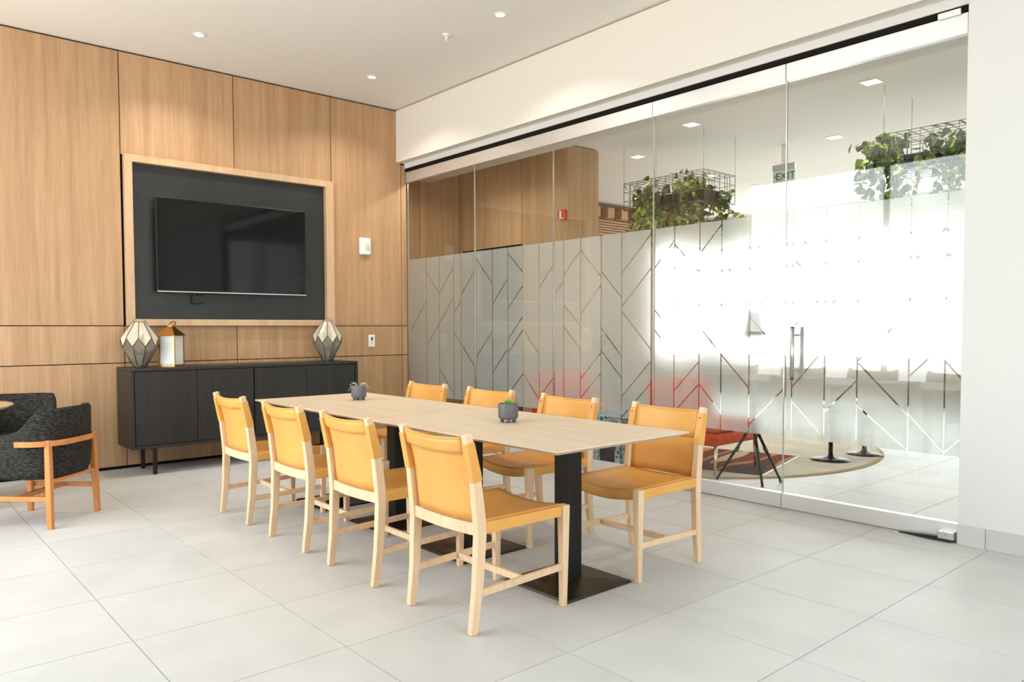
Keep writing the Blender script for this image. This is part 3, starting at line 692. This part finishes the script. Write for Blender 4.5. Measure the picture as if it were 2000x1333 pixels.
# ---- charcoal tub chairs and the round cafe table
def tub_chair(label, loc, rz):
    t = thing('tub_chair', label, 'armchair', loc, rz, 'charcoal tub chairs at the round table')
    # plan outline of the shell, from one arm tip around the back to the other (front is +x)
    n = 36; pl = []
    for k in range(n + 1):
        u = k / n
        a = PI * 0.28 + (2 * PI - PI * 0.56) * u
        ce, se = math.cos(a), math.sin(a); e = 0.62
        pl.append((0.262 * math.copysign(abs(ce) ** e, ce), 0.262 * math.copysign(abs(se) ** e, se)))
    def top(u):
        d = abs(u - 0.5) * 2
        h = 0.745 if d < 0.42 else (0.745 - 0.165 * (0.5 - 0.5 * math.cos(PI * min(1, (d - 0.42) / 0.34))))
        return h
    outer, inner = [], []
    grid = []
    for k, (x, y) in enumerate(pl):
        u = k / n; d = Vector((x, y, 0)).normalized(); tp = top(u)
        P_ = lambda f, z: (x * f, y * f, z)
        lean = 1 + 0.10 * (tp - 0.45) 
        col = [P_(0.80, 0.300), P_(0.93, 0.305), P_(0.99, 0.345), P_(1.02, 0.45), P_(lean, tp - 0.022), P_(lean - 0.03, tp), P_(lean - 0.13, tp), P_(lean - 0.17, tp - 0.022), P_(0.84, 0.46), P_(0.82, 0.42)]
        grid.append(col)
    m_ = len(grid[0]); vs = [p for c in grid for p in c]
    fs = [(i * m_ + j, i * m_ + (j + 1) % m_, (i + 1) * m_ + (j + 1) % m_, (i + 1) * m_ + j) for i in range(n) for j in range(m_)]
    fs += [tuple(range(m_))[::-1], tuple(n * m_ + j for j in range(m_))]
    MB().add(vs, fs, True).build('shell', 'tweed_black', t)
    # cushion
    prof = []
    mb = MB(); seat = []
    for (f, z) in ((0.86, 0.30), (0.90, 0.32), (0.90, 0.425), (0.84, 0.448), (0.4, 0.455)):
        ring = []
        for k in range(32):
            a = 2 * PI * k / 32; ce, se = math.cos(a), math.sin(a)
            ring.append((0.262 * f * math.copysign(abs(ce) ** .62, ce) + 0.0, 0.255 * f * math.copysign(abs(se) ** .62, se), z))
        seat.append(ring)
    vs = [p for r_ in seat for p in r_]
    fs = [(i * 32 + j, i * 32 + (j + 1) % 32, (i + 1) * 32 + (j + 1) % 32, (i + 1) * 32 + j) for i in range(4) for j in range(32)] + [tuple(range(32))[::-1], tuple(128 + j for j in range(32))]
    mb.add(vs, fs, True).build('seat_cushion', 'tweed_black', t)
    # bent timber arm rail around the shell
    MB().sweep([(x * 1.085, y * 1.085, 0.532) for x, y in pl if x < 0.0], (0.034, 0.020), side=(0, 0, 1)).build('arm_rail', 'pine_orange', t, 0.003)
    for sx_ in (-1, 1):
        for sy_ in (-1, 1):
            if sx_ < 0: MB().sweep([(sx_ * 0.237, sy_ * 0.237, 0), (sx_ * 0.229, sy_ * 0.229, 0.28), (sx_ * 0.222, sy_ * 0.222, 0.551)], [(.030, .032), (.036, .038), (.034, .034)]).build('leg', 'pine_orange', t, 0.005)
            else: MB().sweep([(0.225, sy_ * 0.215, 0), (0.215, sy_ * 0.205, 0.31)], [(.030, .032), (.036, .038)]).build('leg', 'pine_orange', t, 0.005)
        MB().sweep([(-0.235, sx_ * 0.233, 0.185), (0.235, sx_ * 0.233, 0.185)], (.020, .030)).build('stretcher', 'pine_orange', t, 0.003)
    MB().sweep([(-0.0, -0.233, 0.185), (0.0, 0.233, 0.185)], (.030, .020), side=(0, 0, 1)).build('cross_stretcher', 'pine_orange', t, 0.003)
    MB().sweep([(-0.225, -0.222, 0.292), (-0.225, 0.222, 0.292)], (.024, .022), side=(0, 0, 1)).build('seat_rail', 'pine_orange', t, 0.003)
    MB().sweep([(0.225, -0.222, 0.292), (0.225, 0.222, 0.292)], (.024, .022), side=(0, 0, 1)).build('seat_rail', 'pine_orange', t, 0.003)
    return t
tub_chair('charcoal tweed tub chair seen from behind, orange timber arm rail', (0.892, 5.712, 0), math.radians(135))
tub_chair('charcoal tweed tub chair on the far side, against the timber wall', (0.885, 6.68, 0), math.radians(250))
t = thing('cafe_table', 'round pale timber cafe table cut off at the frame edge', 'table', (0.37, 6.2, 0))
MB().lathe([(0.42, 0.712), (0.45, 0.728), (0.45, 0.735), (0.001, 0.735)], n=48).build('tabletop', 'ash', t)
MB().lathe([(0.05, 0.30), (0.05, 0.70), (0.12, 0.712)], n=20).build('column', 'ash', t)
for k in range(3):
    a = k * 2 * PI / 3 + 0.2; MB().sweep([(0.02 * math.cos(a), 0.02 * math.sin(a), 0.42), (0.37 * math.cos(a), 0.37 * math.sin(a), 0.012)], [(.034, .05), (.03, .03)], side=(-math.sin(a), math.cos(a), 0)).build('leg', 'ash', t, 0.003)

# ---- ceiling fittings of the room
def downlight(label, loc, r_=0.05, lit=True, watts=8, spread=160, group='recessed ceiling lights', sq=False):
    t = thing('recessed_downlight', label, 'light', loc, 0, group)
    if sq:
        fr_ = MB()
        for d in ((-r_, r_, -r_, -r_ * .82), (-r_, r_, r_ * .82, r_), (-r_, -r_ * .82, -r_ * .82, r_ * .82), (r_ * .82, r_, -r_ * .82, r_ * .82)): fr_.box(*d, -0.006, 0)
        fr_.build('trim_ring', 'white_plastic', t); B('lens', 'lamp_lens' if lit else 'lens_off', t, -r_ * .82, r_ * .82, -r_ * .82, r_ * .82, -0.004, 0)
    else:
        MB().lathe([(r_ * .72, -0.003), (r_ * .75, -0.007), (r_, -0.004), (r_, 0)], n=24).build('trim_ring', 'white_plastic', t)
        MB().lathe([(0.001, -0.009), (r_ * .70, -0.008), (r_ * .72, 0)], n=24).build('lens', 'room_lens' if lit else 'lens_off', t)
    if lit:
        ld = bpy.data.lights.new('downlight_lamp', 'AREA'); ld.shape = 'SQUARE'; ld.size = r_ * 1.6; ld.energy = watts; ld.spread = math.radians(spread); ld.color = (1.0, 0.88, 0.72)
        lo = bpy.data.objects.new('downlight_lamp', ld); COL.objects.link(lo); lo.parent = t; lo.location = (0, 0, -0.012)
    return t
downlight('small recessed ceiling light above the television niche', (2.24, 6.49, ZC), 0.05, True, 12, 130)
downlight('small recessed ceiling light nearest the timber wall corner', (3.877, 6.485, ZC), 0.05, True, 12, 130)
downlight('small recessed ceiling light along the bulkhead, nearest the camera', (3.88, 4.563, ZC), 0.05, True, 12, 130)
t = thing('sprinkler_head', 'small white sprinkler head on the white ceiling', 'sprinkler', (3.80, 5.164, ZC))
MB().lathe([(0.001, -0.010), (0.030, -0.008), (0.036, 0)], n=20).build('escutcheon', 'white_plastic', t)
MB().lathe([(0.008, -0.034), (0.008, -0.008)], n=10).build('stem', 'white_plastic', t)
for s in (-1, 1): MB().tube([(s * 0.009, 0, -0.012), (s * 0.014, 0, -0.028), (s * 0.004, 0, -0.044)], 0.0025, 6).build('arm', 'white_plastic', t)
MB().lathe([(0.020, -0.048), (0.020, -0.045)], n=16).build('deflector', 'white_plastic', t)

# ================================================================== LOUNGE BEYOND THE GLASS
t = thing('fire_strobe', 'red fire alarm strobe on the timber core behind the glass', 'alarm', (6.08, 6.060, 2.52))
MB().box(-0.045, 0, -0.056, 0.056, -0.06, 0.05).build('housing', 'red_plastic', t, 0.008)
B('lens', 'white_plastic', t, -0.066, -0.044, -0.012, 0.006, -0.045, 0.035, bevel=0.004)
B('base_lip', 'white_plastic', t, -0.058, -0.044, -0.045, 0.03, -0.058, -0.048, bevel=0.002)

for k, (q, lb) in enumerate([((7.184, 5.913), 'lit square ceiling light beside the timber core in the lounge'), ((6.472, 4.634), 'lit square ceiling light above the farther hanging planter'),
        ((6.52, 2.863), 'lit square ceiling light above the nearer hanging planter'), ((8.091, 3.937), 'lit square ceiling light between the two hanging planters'),
        ((9.987, 5.988), 'lit square ceiling light farther back, beside the exit sign'), ((12.042, 6.127), 'lit square ceiling light lowest behind the exit sign'),
        ((10.818, 7.019), 'lit square ceiling light behind the farther planter, lower one'), ((8.829, 6.001), 'lit square ceiling light behind the farther planter, upper one')]):
    downlight(lb, (q[0], q[1], ZL), 0.075, True, 8, 160, 'square lounge ceiling lights', True)

downlight('unseen ceiling light added in the passage to brighten the timber core', (5.15, 6.9, ZH), 0.075, True, 12, 160, 'square lounge ceiling lights', True)  # added lamp hidden behind the top rail, lifts the dark core timber

# hanging wire planters with trailing ivy
def ivy(mbs, stems, x0, x1, y0, y1, zt, clumps, rr):
    def leaf(c, size, light):
        d = Vector((rr.gauss(0, 1), rr.gauss(0, 1), rr.gauss(-0.7, 0.6))).normalized(); nn = Vector((rr.gauss(0, 1), rr.gauss(0, 1), rr.gauss(0.6, 1))); nn = (nn - d * nn.dot(d)).normalized(); sd = d.cross(nn)
        c = Vector(c); k = size
        ps = [c, c + sd * k * .45 + d * k * .15, c + sd * k * .32 + d * k * .55, c + d * k, c - sd * k * .32 + d * k * .55, c - sd * k * .45 + d * k * .15, c + d * k * .5 - nn * k * .1]
        mbs[light].add(ps, [(0, 1, 6), (1, 2, 6), (2, 3, 6), (3, 4, 6), (4, 5, 6), (5, 0, 6)])
    for (cx, cy, cz, rad, cnt, vines, ln) in clumps:
        for _ in range(cnt):
            v = Vector((rr.gauss(0, 1), rr.gauss(0, 1), rr.gauss(0, .7))) * rad * .55
            leaf((cx + v.x, cy + v.y, cz + v.z), 0.06 + 0.05 * rr.random(), 1 if rr.random() < .25 else 0)
        for _ in range(vines):
            p = Vector((cx + rr.uniform(-rad, rad) * .8, cy + rr.uniform(-rad, rad) * .8, cz)); pts = [p.copy()]; L = ln * rr.uniform(.55, 1.1); st = 0.05; d = Vector((rr.gauss(0, .3), rr.gauss(0, .3), -.5))
            while L > 0:
                d = (d + Vector((rr.gauss(0, .18), rr.gauss(0, .18), -.22))).normalized(); p = p + d * st; L -= st; pts.append(p.copy())
                for _k in range(2): leaf(p + Vector((rr.gauss(0, .02), rr.gauss(0, .02), 0)), 0.05 + 0.04 * rr.random(), 1 if rr.random() < .62 else 0)
            stems.tube(pts, 0.0025, 4)
def planter(label, x0, x1, y0, y1, z0, z1, clumps, seed):
    t = thing('hanging_planter', label, 'planter', ((x0 + x1) / 2, (y0 + y1) / 2, z0), 0, 'hanging wire planters in the lounge')
    ox, oy, oz = (x0 + x1) / 2, (y0 + y1) / 2, z0
    X0, X1, Y0, Y1, Z1 = x0 - ox, x1 - ox, y0 - oy, y1 - oy, z1 - z0
    cg = MB(); r_ = 0.0032
    nx, ny, nz = 6, 11, 3
    gx = [X0 + (X1 - X0) * i / nx for i in range(nx + 1)]; gy = [Y0 + (Y1 - Y0) * i / ny for i in range(ny + 1)]; gz = [Z1 * i / nz for i in range(nz + 1)]
    for y in gy:
        for x in (X0, X1): cg.tube([(x, y, 0), (x, y, Z1)], r_, 4)
        for z in (0, Z1): cg.tube([(X0, y, z), (X1, y, z)], r_, 4)
    for x in gx:
        for y in (Y0, Y1): cg.tube([(x, y, 0), (x, y, Z1)], r_, 4)
        for z in (0, Z1): cg.tube([(x, Y0, z), (x, Y1, z)], r_, 4)
    for z in gz:
        for x in (X0, X1): cg.tube([(x, Y0, z), (x, Y1, z)], r_, 4)
        for y in (Y0, Y1): cg.tube([(X0, y, z), (X1, y, z)], r_, 4)
    cg.build('wire_cage', 'mullion_dark', t)
    for x in (X0, X1):
        for y in (Y0, Y1): MB().tube([(x, y, Z1), (x, y, ZL - z0)], 0.002, 5).build('hanger_wire', 'mullion_dark', t)
    B('liner', 'black_metal', t, X0 + .16, X1 - .16, Y0 + .1, Y1 - .1, 0.02, 0.14)
    rr = random.Random(seed); mbs = [MB(), MB()]; st = MB()
    ivy(mbs, st, X0, X1, Y0, Y1, Z1, [(a - ox, b_ - oy, c - oz, *rest_) for a, b_, c, *rest_ in clumps], rr)
    for mb, mt, nm in ((mbs[0], 'ivy_dark', 'dark_foliage'), (mbs[1], 'ivy_light', 'light_foliage'), (st, 'vine_stem', 'vines')):
        o = mb.build(nm, mt, t); o['kind'] = 'stuff'
planter('farther black wire planter of trailing ivy hung from the lounge ceiling', 6.70, 7.28, 4.64, 5.71, 2.58, 2.885,
        [(6.85, 5.45, 2.75, .20, 110, 16, .55), (6.95, 4.95, 2.78, .17, 110, 14, .45), (7.15, 4.75, 2.66, .12, 40, 6, .38), (7.0, 5.2, 2.66, .18, 60, 8, .35)], 4)
planter('nearer black wire planter of trailing ivy beside the white wall', 6.70, 7.28, 1.76, 2.83, 2.58, 2.885,
        [(6.80, 2.86, 2.80, .16, 90, 13, .50), (6.85, 2.35, 2.74, .17, 90, 14, .42), (6.9, 2.05, 2.72, .16, 70, 10, .42)], 9)

# exit sign
t = thing('exit_sign', 'green and white exit sign hanging in the lounge', 'sign', (8.0, 4.468, 2.885))
B('plate', 'exit_plate', t, -0.006, 0.006, -0.135, 0.135, 0.0, 0.135, bevel=0.002)
B('canopy', 'grey_plastic', t, -0.02, 0.02, -0.135, 0.135, 0.135, 0.20, bevel=0.004)
B('stem', 'white_plastic', t, -0.01, 0.01, -0.03, 0.03, 0.20, ZL - 2.885)
cu = bpy.data.curves.new('exit_text', 'FONT'); cu.body = 'EXIT'; cu.size = 0.115; cu.extrude = 0.002; cu.align_x = 'CENTER'
to = bpy.data.objects.new('tmp_text', cu); COL.objects.link(to); bpy.context.view_layer.update()
me = bpy.data.meshes.new_from_object(to.evaluated_get(bpy.context.evaluated_depsgraph_get())); bpy.data.objects.remove(to)
me.materials.clear(); me.materials.append(MATS['exit_green'])
lt = link('lettering', me, t); lt.rotation_euler = (PI / 2, 0, -PI / 2); lt.location = (-0.008, -0.018, 0.028)
MB().prism([(0.100, 0.068), (0.122, 0.088), (0.122, 0.078), (0.111, 0.068), (0.122, 0.058), (0.122, 0.048)][::-1], lambda p: (-0.010, 0.222 - p[0], p[1]), lambda p: (-0.006, 0.222 - p[0], p[1])).build('chevron', 'exit_green', t)

# rugs
t = thing('oval_rug', 'large pale oval rug with a tan border in the lounge', 'rug', (6.72, 4.42, 0.001))
def ell(a, b_, z0, z1, n=72): 
    pl = [(a * math.cos(2 * PI * k / n), b_ * math.sin(2 * PI * k / n)) for k in range(n)]
    return MB().prism(pl, lambda p: (p[0], p[1], z0), lambda p: (p[0], p[1], z1))
ell(1.74, 1.46, 0, 0.007).build('border', 'rug_edge', t); ell(1.705, 1.425, 0.007, 0.010).build('pile', 'rug_pale', t)
t = thing('striped_rug', 'dark red and orange striped rug lying on the oval rug', 'rug', (6.06, 4.12, 0.0115), math.radians(14))
B('pile', 'rug_striped', t, -0.58, 0.58, -0.66, 0.66, 0, 0.002); 
for s in (-1, 1): B('binding', 'dark_plastic', t, -0.58, 0.58, s * 0.675 - 0.015, s * 0.675 + 0.015, 0, 0.0025)

# red armchairs
def red_chair(label, loc, rz):
    t = thing('red_armchair', label, 'armchair', loc, rz, 'red lounge armchairs behind the glass')
    MB().box(-0.345, 0.345, -0.35, 0.37, 0.235, 0.345).build('seat_base', 'red_fabric', t, 0.03)
    MB().box(-0.335, 0.335, -0.355, 0.06, 0.345, 0.425).build('seat_cushion', 'red_fabric', t, 0.03)
    g = [[(x, 0.36 + 0.05 * k / 5, 0.34 + 0.42 * k / 5) for x in [-0.335 + 0.67 * j / 6 for j in range(7)]] for k in range(6)]
    MB().sheet(g, 0.27, (0, 1, 0.0)).build('backrest', 'red_fabric', t, 0.03)
    for sx_ in (-1, 1):
        for y in (-0.33, 0.31): MB().tube([(sx_ * 0.31, y, 0), (sx_ * 0.30, y, 0.24)], [0.011, 0.016], 10).build('leg', 'champagne_metal', t)
    return t
red_chair('red upholstered armchair on champagne legs beside the tripod lamp', (5.70, 3.93, 0.0150), 0.0)
red_chair('red upholstered armchair behind the film, farther from the door', (5.60, 5.36, 0.0135), 0.06)

# tripod lamp
t = thing('tripod_lamp', 'black tripod floor lamp standing behind the frosted glass', 'lamp', (5.40, 3.255, 0.0))
for (fx, fy), zf in zip(((-0.095, 0.268), (-0.09, -0.138), (0.178, -0.142)), (0.0005, 0.0005, 0.0005)):
    lg = MB().tube([(fx, fy, zf + 0.008), (fx * .12, fy * .12, 0.425)], [0.0095, 0.013], 8).build('leg', 'black_metal', t)
    MB().tube([(fx, fy, zf), (fx * .96, fy * .96, zf + 0.022)], 0.011, 8).build('rubber_foot', 'dark_plastic', lg)
    MB().tube([(fx * .48, fy * .48, 0.25), (fx * .40, fy * .40, 0.285)], 0.016, 8).build('clamp', 'dark_plastic', lg)
MB().lathe([(0.022, 0.40), (0.03, 0.42), (0.03, 0.445), (0.015, 0.47)], n=14).build('hub', 'black_metal', t)
MB().tube([(0, 0, 0.44), (0, 0, 1.16)], 0.010, 8).build('pole', 'satin_silver', t)
MB().lathe([(0.085, 1.16), (0.09, 1.16), (0.055, 1.38), (0.05, 1.38)], n=24).build('lamp_shade', 'lamp_shade', t)

# pedestal side tables
for (x, y, r_, lb) in ((6.824, 3.315, 0.178, 'white round side table on black disc foot, nearer the glass'), (7.368, 3.246, 0.165, 'white round side table on black disc foot, farther from the glass')):
    t = thing('side_table', lb, 'table', (x, y, 0.0115), 0, 'pedestal side tables in the lounge')
    MB().lathe([(r_, 0), (r_, 0.006), (r_ * .5, 0.018), (0.03, 0.028), (0.024, 0.05)], n=28).build('foot_disc', 'black_metal', t)
    MB().lathe([(0.020, 0.03), (0.020, 0.50)], n=14).build('stem', 'black_metal', t)
    MB().lathe([(0.20, 0.50), (0.215, 0.508), (0.215, 0.522), (0.001, 0.522)], n=32).build('tabletop', 'pale_top', t)

# patterned ceramic stool
t = thing('ceramic_stool', 'blue patterned square ceramic stool with arched openings', 'stool', (5.30, 4.60, 0.0125), math.radians(8))
def arch(hw, hh, n=10): return [(-hw, 0.06)] + [(hw, 0.06)] + [(hw * math.cos(PI * k / n) , hh * 0.55 + hh * 0.45 * math.sin(PI * k / n)) for k in range(n + 1)]
for k in range(4):
    # each side: two posts, lintel and arch panel
    mb = MB(); w_ = 0.155
    outl = [(-w_, 0), (-w_, 0.46), (w_, 0.46), (w_, 0)]
    ar = [(0.085, 0.0)] + [(0.085 * math.cos(PI * i / 12) , 0.17 + 0.12 * math.sin(PI * i / 12)) for i in range(13)] + [(-0.085, 0.0)]
    pl = [(-w_, 0.0), (-w_, 0.46), (w_, 0.46), (w_, 0.0)] + ar
    me_poly = pl
    bm = bmesh.new(); vf = [bm.verts.new((p[0], -0.155, p[1])) for p in me_poly]; fc = bm.faces.new(vf); rgeo = bmesh.ops.extrude_face_region(bm, geom=[fc])
    for v in [g_ for g_ in rgeo['geom'] if isinstance(g_, bmesh.types.BMVert)]: v.co.y += 0.016
    bmesh.ops.triangulate(bm, faces=[f for f in bm.faces if len(f.verts) > 4]); bmesh.ops.recalc_face_normals(bm, faces=bm.faces)
    me = bpy.data.meshes.new('side_panel'); bm.to_mesh(me); bm.free(); me.materials.append(MATS['blue_pattern'])
    o = link('side_panel', me, t); o.rotation_euler = (0, 0, k * PI / 2)
MB().box(-0.165, 0.165, -0.165, 0.165, 0.46, 0.49).build('seat_slab', 'blue_pattern', t, 0.008)
B('core', 'reveal_black', t, -0.12, 0.12, -0.12, 0.12, 0.0, 0.455)

# grey drum ottoman
t = thing('drum_ottoman', 'grey round drum ottoman blurred behind the film', 'ottoman', (6.42, 5.36, 0.0125))
MB().lathe([(0.19, 0.02), (0.20, 0.04), (0.205, 0.30), (0.20, 0.53), (0.18, 0.56), (0.001, 0.57)], n=32).build('drum', 'grey_fabric', t)
MB().lathe([(0.206, 0.50), (0.209, 0.505), (0.206, 0.51)], n=32).build('piping', 'dark_plastic', t)
MB().lathe([(0.17, 0), (0.17, 0.02)], n=24).build('plinth', 'dark_plastic', t)

# potted plant in the lounge
t = thing('potted_tree', 'tall leafy plant in a pale pot deep in the lounge', 'plant', (7.45, 6.5, 0))
MB().lathe([(0.13, 0), (0.17, 0.32), (0.18, 0.34), (0.165, 0.34), (0.15, 0.30)], n=24).build('pot', 'pale_top', t)
MB().lathe([(0.16, 0.30), (0.001, 0.31)], n=20).build('soil', 'soil', t)
rr = random.Random(12); trunk = MB(); fol = []
for s in range(3):
    p = Vector((rr.uniform(-.04, .04), rr.uniform(-.04, .04), 0.3)); pts = [p.copy()]; d = Vector((rr.gauss(0, .12), rr.gauss(0, .12), 1))
    for k in range(10):
        p = p + d.normalized() * 0.1; d += Vector((rr.gauss(0, .06), rr.gauss(0, .06), 0)); pts.append(p.copy())
        if k > 1:
            for q in range(3):
                a = rr.uniform(0, 2 * PI); dd = Vector((math.cos(a), math.sin(a), rr.uniform(-.2, .7))).normalized(); sd = dd.cross(Vector((0, 0, 1))).normalized(); L = rr.uniform(.12, .2)
                dr = Vector((0, 0, -L * .15))
                mb = MB().sheet([[p + sd * 0.004, p - sd * 0.004], [p + dd * L * .35 + sd * L * .28, p + dd * L * .35 - sd * L * .28], [p + dd * L * .75 + sd * L * .2 + dr * .4, p + dd * L * .75 - sd * L * .2 + dr * .4], [p + dd * L + sd * .003 + dr, p + dd * L - sd * .003 + dr]], 0.002, (0, 0, 1))
                mb.build('leaf', 'ivy_light' if rr.random() < .5 else 'ivy_dark', t)
    trunk.tube(pts, [0.012 - 0.0008 * k for k in range(len(pts))], 6)
trunk.build('trunk', 'vine_stem', t)
